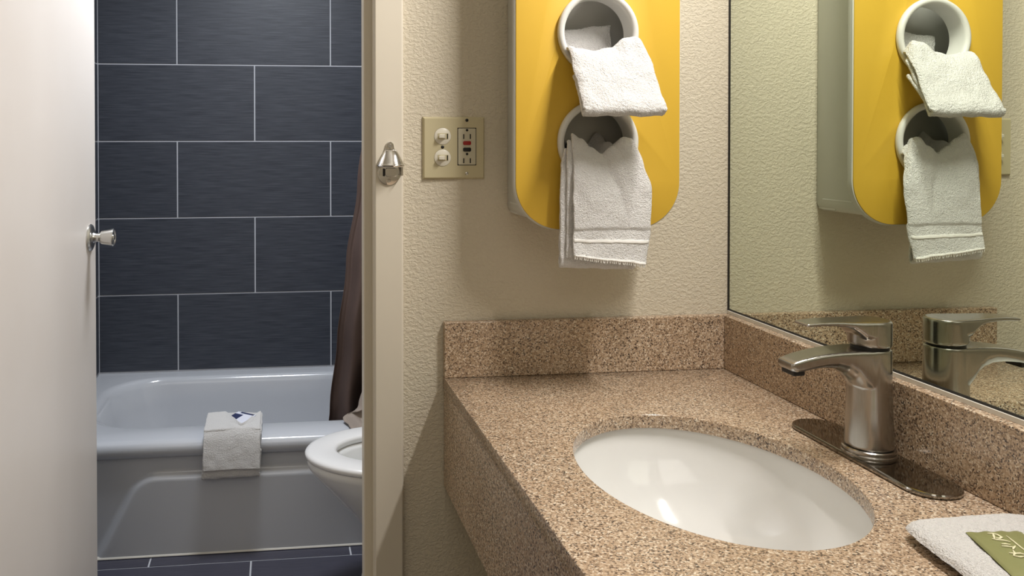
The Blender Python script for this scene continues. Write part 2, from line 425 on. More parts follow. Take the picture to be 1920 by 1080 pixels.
def apron(s, t_):
    z = -0.958 + (FL+0.958)*s; x = TX0 + (TX1-TX0)*t_
    xl = -0.428 + (z+1.035)*0.52            # slanted left end of the raised panel
    d1 = -1.022 - z; d2 = x - xl; d3 = 0.63 - x
    dist = min(d1, d2, d3)
    if d1 < 0.05 and d2 < 0.05: dist = 0.05 - math.hypot(0.05-max(min(d1, 0.05), -0.1), 0.05-max(min(d2, 0.05), -0.1))
    k = min(max((dist+0.012)/0.026, 0), 1); k = k*k*(3-2*k)
    return (x, TY0+0.020-0.015*k, z)
m = MB(); m.grid(apron, 60, 200); o = m.obj('apron', m_enamel, tub, smooth=True)
o = MB().loft([[(x, TY0+0.006, FL+0.0002), (x, TY0+0.001, FL+0.0025), (x, TY0+0.003, FL+0.006), (x, TY0+0.010, FL+0.009)] for x in (TX0, TX1)]).obj('caulk_bead', m_caulk, tub)
m = MB().lathe([(0.034, 0), (0.034, 0.004), (0.028, 0.006), (0.004, 0.006)], (0.62, 3.02, TUBZ-0.298)); m.obj('drain', m_chrome, tub, angle=40)

# shower curtain gathered at the right, bottom hanging in the tub, one fold thrown over the rim
cur = thing('shower_curtain', (0.5, 2.70, 0.86), 'brown fabric shower curtain gathered at the right end of the tub', 'curtain')
XL = [(-1.02, 0.17), (-0.907, 0.179), (-0.671, 0.202), (-0.408, 0.231), (-0.146, 0.268), (0.3, 0.34), (0.86, 0.42)]
def curt(s, t_):
    z = 0.86 - 1.88*s
    xl = lin([(a, b) for a, b in XL], z)
    x = xl + (0.80-xl)*t_
    amp = 0.020 + 0.020*s
    yc = lin([(-1.02, 2.835), (-0.90, 2.81), (-0.5, 2.755), (0.86, 2.665)], z)
    ph = t_*2*math.pi*7 + 0.8*math.sin(3*s)
    y = yc + amp*math.sin(ph) + 0.008*math.sin(2.3*ph+1)
    x = x + 0.012*math.cos(ph)*(0.5+s)*min(1, t_*6)
    return (x, y, z)
m = MB(); m.grid(curt, 60, 260); o = m.obj('curtain_sheet', m_curtain, cur, smooth=True)
mm = o.modifiers.new('thickness', 'SOLIDIFY'); mm.thickness = 0.0015
def fold(s, t_):
    y, z = cr([(2.752, -0.70), (2.735, -0.78), (2.715, -0.86), (2.690, -0.900), (2.640, -0.903), (2.595, -0.908), (2.570, -0.94), (2.560, -1.02), (2.562, -1.10)], s)
    xl = lin([(0, 0.31), (0.14, 0.285), (0.25, 0.265), (0.36, 0.213), (0.5, 0.228), (0.62, 0.235), (0.75, 0.25), (1, 0.27)], s)
    x = xl + (0.55-xl)*t_
    k = 0.011*math.sin(t_*2*math.pi*3.5-0.6)
    kz = k if 0.3 < s < 0.65 else k*0.4
    return (x, y - (0 if 0.3 < s < 0.65 else 0.010*(1+math.sin(t_*22))), z + max(kz, 0) )
m = MB(); m.grid(fold, 60, 80); o = m.obj('draped_fold', m_fold, cur, smooth=True)
mm = o.modifiers.new('thickness', 'SOLIDIFY'); mm.thickness = 0.0015
rod = MB().lathe([(0.0127, 0.0), (0.0127, XBR-XBL)], (XBL, 2.665, 0.875), 'x', 24).obj('curtain_rod', m_chrome, angle=40)
tag(rod, 'chrome shower curtain rod spanning above the tub', 'rod')

# folded bath towel over the tub rim
tt = thing('bath_mat_towel', (-0.135, 2.62, TUBZ), 'folded white bath towel draped over the front rim of the tub', 'towel')
def towelA(s, t_):
    y, z = cr([(2.765, -0.908), (2.757, -0.893), (2.70, -0.889), (2.64, -0.889), (2.603, -0.893), (2.582, -0.915), (2.572, -0.96), (2.567, -1.0),
               (2.568, -1.022), (2.580, -1.026), (2.585, -1.0), (2.5855, -0.95)], s)
    x = -0.222 + 0.172*t_ + 0.004*math.sin(7*s)
    if s > 0.55: x += -0.005*(1-t_)*(s-0.55)*4*(1 if s < 0.8 else 0.8)
    z += 0.004*math.sin(t_*math.pi)*(1 if s < 0.4 else 0.3) + 0.010*t_*max(0, s-0.5)
    return fuzz(fuzz((x, y, z), 0.0022, 40), 0.0009, 260)
m = MB(); m.grid(towelA, 90, 50)
def towelB(s, t_):     # inner layer
    y, z = cr([(2.75, -0.903), (2.70, -0.899), (2.63, -0.900), (2.592, -0.915), (2.581, -0.96), (2.577, -1.008)], s)
    return fuzz((-0.218+0.165*t_, y, z), 0.001, 200)
m.grid(towelB, 40, 30)
o = m.obj('towel_body', m_terry, tt); cloth_mods(o, 0.0065)
def towelC(s, t_):     # pocket flap whose upper edge makes a V
    yt = 2.596 + 0.19*abs(t_-0.66)/0.5
    yt = min(yt, 2.715)
    q = [(yt, -0.8795), (yt*0.6+2.593*0.4, -0.8795), (2.593, -0.8825), (2.584, -0.889), (2.572, -0.913), (2.5635, -0.96), (2.559, -1.0)]
    y, z = cr(q, s); z += 0.007*max(0, 1-s/0.22)
    return fuzz(fuzz((-0.221+0.170*t_ - 0.004*(1-t_)*s, y, z+0.003*math.sin(t_*math.pi)), 0.0015, 40), 0.0008, 260)
m = MB(); m.grid(towelC, 60, 50); o = m.obj('pocket_fold', m_terry, tt); cloth_mods(o, 0.008)
# printed card tucked in the fold
card = thing('towel_card', (-0.118, 2.665, -0.878), 'small navy and white printed card tucked into the towel on the tub', 'card')
def cardp(a, b, h=0):
    ca, sa = math.cos(-0.65), math.sin(-0.65)
    return (-0.122 + a*ca - b*sa, 2.652 + a*sa + b*ca, -0.8735 + 0.10*b + h)
def card_part(name, a0, a1, b0, b1, mat, h0, h1):
    m = MB(); m.loft([[cardp(a, b, h) for a, b in ((a0, b0), (a1, b0), (a1, b1), (a0, b1))] for h in (h0, h1)]); return m.obj(name, mat, card)
card_part('card_stock', -0.036, 0.036, -0.040, 0.046, m_paper, 0, 0.0012)
card_part('printed_panel', -0.036, -0.003, -0.032, 0.030, m_navy, 0.0012, 0.0016)
card_part('printed_stripe', -0.022, 0.030, 0.038, 0.046, m_navy, 0.0012, 0.0016)

# ------------------------------------------------------------------ toilet
to = thing('toilet', (0.40, 2.31, FL), 'white porcelain toilet with open seat ring beside the tub', 'toilet')
YT = 2.312
def egg(cx, a, b, z, n=56, sq=0.0):
    l = []
    for k in range(n):
        t_ = 2*math.pi*k/n; c, s_ = math.cos(t_), math.sin(t_)
        x = cx + a*c; wdt = b*(1 - 0.10*(-c if c < 0 else 0))
        if c > 0: wdt = b*(1+0.02*c)
        l.append((x, YT + wdt*s_, z))
    return l
# front of the bowl points to -x
bl = [egg(0.42, 0.195, 0.105, FL+0.001), egg(0.42, 0.195, 0.105, FL+0.02), egg(0.425, 0.188, 0.098, FL+0.06), egg(0.42, 0.165, 0.088, FL+0.13), egg(0.405, 0.160, 0.098, FL+0.19),
      egg(0.375, 0.180, 0.122, FL+0.25), egg(0.337, 0.208, 0.156, FL+0.32), egg(0.312, 0.226, 0.180, FL+0.37), egg(0.31, 0.228, 0.183, FL+0.385),
      egg(0.31, 0.224, 0.180, FL+0.392), egg(0.32, 0.150, 0.115, FL+0.392), egg(0.32, 0.142, 0.108, FL+0.38), egg(0.335, 0.132, 0.10, FL+0.30), egg(0.36, 0.10, 0.075, FL+0.20), egg(0.37, 0.05, 0.05, FL+0.17)]
MB().loft(bl).obj('bowl', m_porc, to, angle=60)
sl = []
SZ0, SZ1 = FL+0.395, FL+0.415
for dr_, z, in ((0.004, SZ0), (0.0, SZ0+0.005), (0.0, SZ0+0.012), (0.004, SZ1-0.003), (0.014, SZ1)):
    sl.append(egg(0.312, 0.235-dr_, 0.19-dr_, z))
for dr_, z in ((0.010, SZ1), (0.002, SZ1-0.003), (0.0, SZ0+0.009), (0.004, SZ0)):
    sl.append(egg(0.318, 0.152+dr_, 0.112+dr_, z))
sl.append(sl[0]); MB().loft(sl, False, False).obj('seat', m_seat, to, angle=60)
m = MB(); m.loft([rr3(0.53, 0.60, YT-0.10, YT+0.10, 0.02, z) for z in (FL+0.395, FL+0.432)]); m.obj('hinge_block', m_seat, to, angle=40)
tk = MB(); tk.loft([rr3(0.615, 0.82, YT-0.20, YT+0.20, 0.035, FL+0.37), rr3(0.605, 0.825, YT-0.215, YT+0.215, 0.04, FL+0.70)]); tk.obj('tank', m_porc, to, angle=50)
tk = MB(); tk.loft([rr3(0.597, 0.828, YT-0.222, YT+0.222, 0.04, FL+0.70), rr3(0.597, 0.828, YT-0.222, YT+0.222, 0.04, FL+0.725), rr3(0.607, 0.82, YT-0.212, YT+0.212, 0.035, FL+0.735)]); tk.obj('tank_lid', m_porc, to, angle=50)
tk = MB(); tk.loft([rr3(0.50, 0.70, YT-0.12, YT+0.12, 0.03, FL+0.25), rr3(0.50, 0.78, YT-0.15, YT+0.15, 0.03, FL+0.372)]); tk.obj('tank_shelf', m_porc, to, angle=50)
# lid, raised against the tank
ld = [[(0.592-0.14*0 - k*0.0 + d, YT + 0.18*math.cos(2*math.pi*j/40), FL+0.63+0.20*math.sin(2*math.pi*j/40)) for j in range(40)] for k, d in ((0, -0.012), (0, 0.0))]
MB().loft(ld).obj('lid', m_seat, to, angle=40)

# ------------------------------------------------------------------ vanity counter
HC, HS, TB, CL = -0.4327, -0.3302, 0.0176, 0.3049
YC0 = -0.10
vc = thing('vanity_counter', (0.58, 0.7, -0.64), 'speckled tan granite vanity countertop with backsplash and deep front apron', 'countertop')
SX, SY, SA, SB = 0.567, 1.037, 0.167, 0.2205
o = plate('countertop', [rrect2(CL, X1+0.006, YC0, Y1-0.001, 0.0015, 2), circ2(SX, SY, SA, SB, 96)], 0.022, lambda u, v, d: (u, v, HC-0.022+d), m_granite, vc, bev=0.002)
box('front_apron', CL+0.0015, CL+0.0215, YC0, Y1-0.002, -0.636, HC-0.0205, m_granite, vc, 0.0015)
box('back_splash', CL+0.0005, X1+0.005, Y1-TB, Y1-0.001, HC+0.0002, HS, m_granite, vc, 0.0018)
box('side_splash', X1-TB, X1+0.006, YC0, Y1-TB-0.0004, HC+0.0002, HS, m_granite, vc, 0.0018)

# undermount basin
sk = thing('sink_basin', (SX, SY, HC-0.20), 'white porcelain oval undermount sink set in granite counter', 'sink')
prof = [(1.10, -0.0225), (1.04, -0.0225), (1.035, -0.026), (1.02, -0.040), (0.985, -0.062), (0.93, -0.088), (0.85, -0.113), (0.74, -0.135), (0.60, -0.152), (0.44, -0.163), (0.27, -0.168), (0.13, -0.170)]
lps = [[(SX+SA*k*math.cos(2*math.pi*j/96), SY+SB*k*math.sin(2*math.pi*j/96), HC+z) for j in range(96)] for k, z in prof]
prof2 = [(0.13, -0.180), (0.46, -0.174), (0.64, -0.160), (0.80, -0.138), (0.92, -0.110), (1.0, -0.08), (1.06, -0.05), (1.10, -0.035)]
lps += [[(SX+SA*k*math.cos(2*math.pi*j/96), SY+SB*k*math.sin(2*math.pi*j/96), HC+z) for j in range(96)] for k, z in prof2]
lps.append(lps[0]); MB().loft(lps, False, False).obj('bowl', m_porc, sk, angle=60)
m = MB().lathe([(0.0315, -0.004), (0.0315, 0.002), (0.028, 0.004), (0.022, 0.003), (0.020, 0.001), (0.018, 0.004), (0.003, 0.006)], (SX, SY, HC-0.170)); m.obj('drain_stopper', m_chrome, sk, angle=40)

# ------------------------------------------------------------------ faucet
fx, fy = 0.807, 1.050
fa = thing('faucet', (fx, fy, HC), 'brushed nickel single lever basin faucet on a long deck plate', 'faucet')
dp0 = rrect2(0.7715, 0.8425, 0.908, 1.192, 0.0345, 14)
def inset(ol, k, cxy=(0.807, 1.05)):
    # shrink a stadium towards its spine
    out = []
    for x, y in ol:
        cy_ = min(max(y, 0.908+0.0355), 1.192-0.0355); dx, dy = x-cxy[0], y-cy_; d = math.hypot(dx, dy)
        out.append((cxy[0]+dx*(d-k)/d, cy_+dy*(d-k)/d))
    return out
lps = [[(x, y, HC+z) for x, y in inset(dp0, k)] for k, z in ((0.0015, 0.0003), (0.0, 0.002), (0.0, 0.0045), (0.0012, 0.0062), (0.003, 0.0068), (0.0040, 0.0068), (0.0060, 0.0068))]
MB().loft(lps).obj('deck_plate', m_plate, fa, angle=35)
MB().lathe([(0.0345, 0.0065), (0.0345, 0.0085), (0.0332, 0.0100), (0.0318, 0.0102), (0.0318, 0.0118), (0.0335, 0.0125), (0.0335, 0.0145), (0.032, 0.0158), (0.029, 0.016)], (fx, fy, HC), n=56).obj('base_ring', m_nickel, fa, angle=35)
def sup(cx, cy, a, b, z, n=48, e=2.3, tilt=0.0):
    l = []
    for k in range(n):
        t_ = 2*math.pi*k/n; c, s_ = math.cos(t_), math.sin(t_)
        x = cx + a*math.copysign(abs(c)**(2/e), c); y = cy + b*math.copysign(abs(s_)**(2/e), s_)
        l.append((x, y, z + tilt*(x-cx)))
    return l
body = [(0.0, 0.0300, 0.016), (0.0, 0.0302, 0.020), (0.0, 0.0292, 0.045), (0.0, 0.0278, 0.08), (0.0, 0.0270, 0.115), (0.0, 0.0268, 0.146), (0.0, 0.0268, 0.149), (0.0, 0.0262, 0.1508), (0.0, 0.0245, 0.1512)]
fb_ = MB().loft([sup(fx+d, fy, a*0.98, a, HC+z, e=2.15) for d, a, z in body])
# spout: vertical slices from inside the body to the tip
sp_ = [(0.806, 0.0262, 0.1508, 0.080), (0.794, 0.0260, 0.1511, 0.086), (0.784, 0.0252, 0.1512, 0.096), (0.775, 0.0244, 0.1510, 0.1085), (0.763, 0.0232, 0.1506, 0.1190), (0.748, 0.0220, 0.1497, 0.1262),
       (0.732, 0.0208, 0.1480, 0.1285), (0.715, 0.0196, 0.1452, 0.1275), (0.700, 0.0188, 0.1418, 0.1250), (0.690, 0.0184, 0.1390, 0.1235), (0.6845, 0.0180, 0.1368, 0.1255), (0.683, 0.0170, 0.1355, 0.1285)]
def slice_(x, hw, zt, zb, n=6, keel=1.0):
    r = min(0.0048, (zt-zb)*0.42, hw*0.4)
    k = keel*min(max((x-0.70)/0.07, 0), 1); rb = r*(1-k) + min(hw*0.9, (zt-zb)*0.8)*k
    return [(x, fy+a, HC+b) for a, b in rrect2(-hw, hw, zb, zt, (r*0.75, r*0.75, rb, rb), n)]
def weld(o, vox, it):
    m = o.modifiers.new('weld', 'REMESH'); m.mode = 'VOXEL'; m.voxel_size = vox; m.use_smooth_shade = True
    m = o.modifiers.new('soften', 'SMOOTH'); m.factor = 0.5; m.iterations = it
    return o
fb_.loft([slice_(*q) for q in sp_]); weld(fb_.obj('cast_body_and_spout', m_nickel, fa), 0.0011, 14)
box('aerator', 0.6865, 0.7035, fy-0.0135, fy+0.0135, HC+0.1185, HC+0.1265, m_black, fa, 0.0015)
# cartridge gap + handle
MB().loft([sup(fx, fy, 0.0225, 0.0225, HC+0.150), sup(fx, fy, 0.0225, 0.0225, HC+0.1585)]).obj('cartridge_collar', m_black, fa, angle=40)
hb = [(0.0245, 0.1545, 0.04), (0.0262, 0.1552, 0.04), (0.0268, 0.158, 0.03), (0.0268, 0.172, 0.0), (0.0268, 0.186, 0.0), (0.0262, 0.1885, 0.0), (0.0245, 0.1895, 0.0)]
hm = MB().loft([sup(fx, fy, a, a, HC+z, e=2.1, tilt=-k) for a, z, k in hb])
lv = [(0.812, 0.0258, 0.1898, 0.166), (0.797, 0.0256, 0.1898, 0.163), (0.787, 0.0248, 0.1897, 0.166), (0.779, 0.0236, 0.1897, 0.1735), (0.770, 0.0218, 0.1897, 0.1805), (0.760, 0.0200, 0.1899, 0.1835), (0.745, 0.0180, 0.1901, 0.1850),
      (0.728, 0.0165, 0.1898, 0.1850), (0.714, 0.0155, 0.1888, 0.1842), (0.707, 0.0150, 0.1880, 0.1840), (0.7055, 0.0146, 0.1872, 0.1848)]
hm.loft([slice_(*q, keel=0.25) for q in lv]); weld(hm.obj('lever_handle', m_nickel, fa), 0.0009, 9)

# ------------------------------------------------------------------ mirror
mi = thing('wall_mirror', (X1, 0.7, -0.327), 'wide frameless wall mirror above the granite side splash', 'mirror')
MZ0 = -0.3245
box('mirror_glass', X1, X1+0.006, YC0, Y1-0.004, MZ0+0.0032, 0.66, m_mirror, mi)
box('edge_seal', X1-0.0012, X1+0.0062, YC0, Y1-0.004, MZ0, MZ0+0.0034, m_dark, mi)
box('edge_seal', X1-0.0012, X1+0.0062, Y1-0.0042, Y1-0.0002, MZ0, 0.66, m_dark, mi)
box('bottom_channel', X1-0.004, X1+0.0062, YC0, Y1-0.004, HS+0.0002, MZ0+0.0004, m_caulk, mi)

# ------------------------------------------------------------------ yellow towel holder
PX0, PX1, PYF = 0.404, 0.7022, 1.3827
PZ0, PZ1 = -0.152, 0.545
RC = 0.5495; RZ = [0.0, 0.188, 0.376]
th = thing('towel_holder', (0.553, Y1, PZ0), 'yellow fronted wall towel holder with round ring openings', 'towel holder')
holes = [circ2(RC, z, 0.0632, None, 56) for z in RZ]
plate('face_panel', [rrect2(PX0+0.0022, PX1-0.0022, PZ0+0.0022, PZ1-0.0022, 0.080, 16)] + holes, 0.003, lambda u, v, d: (u, PYF-0.0006+d, v), m_yellow, th, bev=0.0005)
plate('panel_edge', [rrect2(PX0, PX1, PZ0, PZ1, 0.082, 16)] + holes, 0.013, lambda u, v, d: (u, PYF+0.0012+d, v), m_grey_pl, th, bev=0.0015)
BX0, BX1, BZ0 = 0.428, 0.682, -0.134
yb0, yb1 = PYF+0.0142, Y1-0.001
plate('side_shell', [rrect2(BX0, BX1, BZ0, PZ1-0.02, 0.018, 6), rrect2(BX0+0.006, BX1-0.006, BZ0+0.006, PZ1-0.026, 0.013, 6)], yb1-yb0, lambda u, v, d: (u, yb0+d, v), m_grey_pl, th, bev=0.001)
box('back_board', BX0+0.004, BX1-0.004, 1.462, yb1, BZ0+0.004, PZ1-0.024, m_ring, th)  # board set forward, in pale plastic, to brighten the ring interiors
for s_ in (0, 1):      # latch recess near the foot of each side
    xs = BX1-0.0006 if s_ else BX0-0.0009
    box('side_lip', xs, xs+0.0015, yb0+0.012, yb1-0.018, -0.112, -0.1095, m_ring, th, 0.0004)
for z in RZ:
    prof = [(0.0630, 0.020), (0.0632, 0.0), (0.0690, -0.0), (0.0718, -0.003), (0.0720, -0.008), (0.0700, -0.0115), (0.0660, -0.0125), (0.0620, -0.0110), (0.0602, -0.007), (0.0600, 0.0), (0.0592, 0.026), (0.0630, 0.026), (0.0630, 0.020)]
    MB().lathe(prof, (RC, PYF-0.0002, z), 'y', 64, False, False).obj('ring', m_ring, th, angle=50)

def in_ring(x, y, z, zc, rad=0.0535):
    """keep the cloth inside the short tube while it passes through it"""
    if y > 1.3665 and y < 1.416:
        k = min(1, (y-1.3665)/0.008)
        dx, dz = x-RC, z-zc; d = math.hypot(dx, dz)
        if d > rad:
            q = rad/d; x = x*(1-k)+(RC+dx*q)*k; z = z*(1-k)+(zc+dz*q)*k
    return x, y, z

# washcloth folded through the upper ring
wc = thing('washcloth', (0.555, 1.36, 0.05), 'small folded white washcloth hanging from the upper ring of the towel holder', 'washcloth')
crest = [(0, 0.160), (0.12, 0.157), (0.35, 0.153), (0.6, 0.157), (0.8, 0.174), (0.9, 0.176), (1, 0.160)]
def wcloth(t_, ctrl, s):
    return cr(ctrl, s)
def wc_outer(s, t_):
    c = lin(crest, t_)
    ctrl = [(1.436, 0.198+0.012*t_), (1.434, 0.175), (1.430, 0.150), (1.412, 0.142), (1.388, 0.145), (1.3625, c), (1.347, c-0.008), (1.326, 0.118+0.01*t_), (1.307, 0.088),
            (1.290, 0.062), (1.287, 0.050), (1.297, 0.046), (1.310, 0.064), (1.328, 0.090), (1.350, 0.113)]
    y, z = cr(ctrl, s)
    xl = lin([(0, 0.500), (0.28, 0.500), (0.36, 0.489), (0.66, 0.4915), (1, 0.494)], s)
    xr = lin([(0, 0.596), (0.28, 0.600), (0.36, 0.617), (0.42, 0.622), (0.64, 0.6285), (0.75, 0.627), (1, 0.615)], s)
    x = xl + (xr-xl)*t_
    if 0.4 < s < 0.75: y -= 0.004*math.sin(math.pi*t_); 
    e = min(t_, 1-t_)
    if s > 0.33 and s < 0.68: y += 0.005*max(0, 1-e/0.07)**2; z -= 0.003*max(0, 1-e/0.07)**2
    if s < 0.25: z += 0
    p = in_ring(x, y, z, 0.188)
    return fuzz(fuzz(p, 0.0028, 38), 0.0011, 330)
def wc_inner(s, t_):
    c = lin(crest, t_)
    ctrl = [(1.372, c-0.014), (1.350, c-0.022), (1.328, 0.103), (1.310, 0.075), (1.301, 0.062), (1.305, 0.058), (1.315, 0.074), (1.333, 0.100), (1.352, 0.118)]
    y, z = cr(ctrl, s)
    x = 0.4975 + (0.621-0.4975)*t_ + 0.003*math.sin(9*s)
    if s < 0.1: x = RC + (x-RC)*0.8
    p = in_ring(x, y, z, 0.188, 0.055)
    return fuzz(fuzz(p, 0.002, 60), 0.0009, 330)
m = MB(); m.grid(wc_outer, 130, 70); m.grid(wc_inner, 50, 50)
o = m.obj('folded_cloth', m_terry, wc); cloth_mods(o, 0.0068)

# hand towel folded through the lower ring
ht = thing('hand_towel', (0.55, 1.35, -0.21), 'long folded white hand towel hanging from the lower ring of the towel holder', 'hand towel')
hc = [(0, 0.013), (0.14, 0.004), (0.3, -0.010), (0.48, -0.022), (0.66, -0.010), (0.82, 0.006), (0.92, 0.004), (1, -0.012)]
def ht_front(s, t_):
    c = lin(hc, t_)
    tail = 0.030*math.exp(-((t_-0.0)/0.16)**2) + 0.028*math.exp(-((t_-0.78)/0.16)**2)
    ctrl = [(1.455, 0.008+tail-0.02), (1.43, -0.008+tail-0.02), (1.405, -0.030+tail), (1.384, -0.034+tail*0.9), (1.3635, c), (1.3515, c-0.030), (1.343, c*0.7-0.066), (1.339, -0.105), (1.335, -0.140),
            (1.331, -0.170-0.006*t_), (1.327, -0.190-0.016*t_)]
    y, z = cr(ctrl, s)
    xl = lin([(0, 0.503), (0.3, 0.503), (0.4, 0.4965), (0.5, 0.4945), (0.7, 0.4915), (1, 0.4885)], s)
    xr = lin([(0, 0.600), (0.3, 0.600), (0.4, 0.611), (0.5, 0.622), (0.62, 0.6305), (0.8, 0.6275), (1, 0.6185)], s)
    x = xl + (xr-xl)*t_
    # soft diagonal crease and hollow
    if s > 0.4:
        q = t_ - (0.50 + 0.55*(s-0.45)); y += 0.006*math.exp(-(q/0.05)**2)*max(0, 1-abs(s-0.58)/0.2)
        y -= 0.005*math.exp(-((t_-0.28)/0.22)**2)*max(0, 1-abs(s-0.68)/0.2)
        y += 0.009*(t_-0.35)*max(0, s-0.6)
    if s > 0.818: y += 0.0028
    e = 1-t_
    if s > 0.42: y += 0.006*max(0, 1-e/0.08)**2
    p = in_ring(x, y, z, 0.0)
    return fuzz(fuzz(p, 0.0018, 40), 0.0007, 330)
def ht_mid(s, t_):
    c = lin(hc, t_)-0.012
    ctrl = [(1.375, c-0.006), (1.362, c), (1.352, c-0.035), (1.3495, -0.085), (1.3475, -0.14), (1.345, -0.180), (1.344, -0.194)]
    y, z = cr(ctrl, s)
    x = lin([(0, 0.500), (0.15, 0.490), (0.35, 0.4845), (1, 0.4815)], s) + 0.128*t_
    p = in_ring(x, y, z, 0.0)
    return fuzz(fuzz(p, 0.0012, 60), 0.0007, 330)
def ht_back(s, t_):
    c = lin(hc, t_)-0.022
    ctrl = [(1.376, c-0.010), (1.365, c-0.004), (1.357, c-0.035), (1.3555, -0.090), (1.353, -0.15), (1.351, -0.196), (1.3545, -0.2075), (1.3615, -0.2085), (1.3665, -0.196), (1.3655, -0.15), (1.3650, -0.10), (1.3655, -0.079)]
    y, z = cr(ctrl, s)
    z += -0.006*t_ if 0.35 < s < 0.75 else 0
    x = lin([(0, 0.499), (0.09, 0.485), (0.18, 0.476), (0.4, 0.4735), (1, 0.478)], s)
    xr = lin([(0, 0.606), (0.3, 0.612), (0.5, 0.606), (1, 0.600)], s)
    x = x + (xr-x)*t_
    p = in_ring(x, y, z, 0.0)
    return fuzz(fuzz(p, 0.0014, 60), 0.0007, 330)
m = MB(); m.grid(ht_front, 110, 64); m.grid(ht_mid, 50, 40); m.grid(ht_back, 80, 50)
o = m.obj('folded_cloth', m_terry, ht); cloth_mods(o, 0.0052)
def strip(s0, s1, off):
    def f(s, t_):
        p = ht_front(s0+(s1-s0)*s, 0.012+0.976*t_); return (p[0], p[1]-off, p[2])
    return f
m = MB(); m.grid(strip(0.868, 0.885, 0.0032), 3, 50); o = m.obj('woven_border', m_hem, ht, smooth=True); cloth_mods(o, 0.0016)
m = MB(); m.grid(strip(0.985, 1.0, 0.0026), 3, 50); o = m.obj('stitched_hem', m_hem, ht, smooth=True); cloth_mods(o, 0.0022)
m = MB()
for k in range(34):       # short fringe at the hem
    p = ht_front(1.0, 0.02+0.96*k/33); r_ = random.uniform(-0.0015, 0.0015)
    m.loft([[(p[0]-0.0012, p[1]-0.002, p[2]+0.001), (p[0]+0.0012, p[1]-0.002, p[2]+0.001), (p[0]+0.0012, p[1]+0.001, p[2]+0.001), (p[0]-0.0012, p[1]+0.001, p[2]+0.001)],
            [(p[0]-0.0006+r_, p[1]-0.002, p[2]-0.0045), (p[0]+0.0006+r_, p[1]-0.002, p[2]-0.0045), (p[0]+0.0006+r_, p[1], p[2]-0.0045), (p[0]-0.0006+r_, p[1], p[2]-0.0045)]])
tag(m.obj('fringe', m_hem, ht), kind='stuff')

# ------------------------------------------------------------------ switch and outlet plate
sw = thing('switch_outlet_plate', (0.325, Y1, -0.0675), 'almond metal wall plate with two toggle switches and safety outlet', 'switch plate')
sx0, sx1, sz0, sz1 = 0.267, 0.383, -0.0677, 0.0466
def sq(x0, x1, z0, z1, y): return [(x0, y, z0), (x1, y, z0), (x1, y, z1), (x0, y, z1)]
tcx, tz = 0.3035, (0.0110, -0.0285); gx0, gx1, gz0, gz1 = 0.3325, 0.3655, -0.0415, 0.0255
o = plate('cover_plate', [rrect2(sx0+0.003, sx1-0.003, sz0+0.003, sz1-0.003, 0.001, 2)] + [circ2(tcx, z, 0.0158, None, 32) for z in tz] + [rrect2(gx0-0.0006, gx1+0.0006, gz0-0.0006, gz1+0.0006, 0.002, 4)],
          0.003, lambda u, v, d: (u, Y1-0.007+d, v), m_ivory, sw)
MB().loft([sq(sx0, sx1, sz0, sz1, Y1-0.0005), sq(sx0, sx1, sz0, sz1, Y1-0.003), sq(sx0+0.0032, sx1-0.0032, sz0+0.0032, sz1-0.0032, Y1-0.0069)], True, False).obj('bevelled_rim', m_ivory, sw)
for z in tz:
    c = MB().lathe([(0.0155, 0.0), (0.0155, 0.0022), (0.0145, 0.003), (0.002, 0.003)], (tcx, Y1-0.0055, z), '-y', 32).obj('toggle_switch', m_switch, sw, angle=40)
    box('toggle_slot', tcx-0.0095, tcx+0.0105, Y1-0.0092, Y1-0.0080, z-0.0055, z+0.0055, m_ivory, c, 0.0006)
    box('slot_gap', tcx+0.0078, tcx+0.0098, Y1-0.0096, Y1-0.0080, z-0.0045, z+0.0045, m_black, c)
    m = MB(); m.loft([[(tcx+0.006, Y1-0.008, z-0.0042), (tcx+0.006, Y1-0.008, z+0.0042), (tcx-0.004, Y1-0.008, z+0.0042), (tcx-0.004, Y1-0.008, z-0.0042)],
                      [(tcx-0.001, Y1-0.0205, z-0.0034), (tcx-0.001, Y1-0.0205, z+0.0034), (tcx-0.009, Y1-0.0185, z+0.0034), (tcx-0.009, Y1-0.0185, z-0.0034)]])
    bevel(m.obj('toggle_lever', m_switch, c), 0.001)
gf = plate('safety_outlet', [rrect2(gx0, gx1, gz0, gz1, 0.002, 4)], 0.004, lambda u, v, d: (u, Y1-0.0086+d, v), m_gfci, sw, bev=0.0006)
box('outlet_gap', gx0-0.0012, gx1+0.0012, Y1-0.0072, Y1-0.0060, gz0-0.0012, gz1+0.0012, m_black, sw)
gcx = (gx0+gx1)/2
ys = Y1-0.0090
for zc in (0.0105, -0.0340):
    for dx in (-0.0062, 0.0062): box('slot', gcx+dx-0.0011, gcx+dx+0.0011, ys, Y1-0.006, zc-0.0045, zc+0.0045, m_black, gf)
for zc in (0.0222, -0.0218): MB().lathe([(0.0024, 0), (0.0024, 0.002)], (gcx, ys, zc), 'y', 16).obj('ground_hole', m_black, gf)
o = plate('reset_button', [rrect2(gcx-0.0075, gcx+0.0075, -0.0052, 0.0022, 0.0025, 4)], 0.003, lambda u, v, d: (u, Y1-0.0100+d, v), m_red, gf, bev=0.0005)
o = plate('test_button', [rrect2(gcx-0.0075, gcx+0.0075, -0.0172, -0.0098, 0.0025, 4)], 0.003, lambda u, v, d: (u, Y1-0.0100+d, v), m_black, gf, bev=0.0005)
for x, z, mt in ((gcx, 0.0405, m_black), (gcx, -0.0575, m_satin), (tcx, -0.0088, m_black)):
    MB().lathe([(0.0030, 0), (0.0030, 0.0008), (0.002, 0.0014), (0.0004, 0.0015)], (x, Y1-0.0068, z), '-y', 16).obj('screw', mt, sw, angle=40)

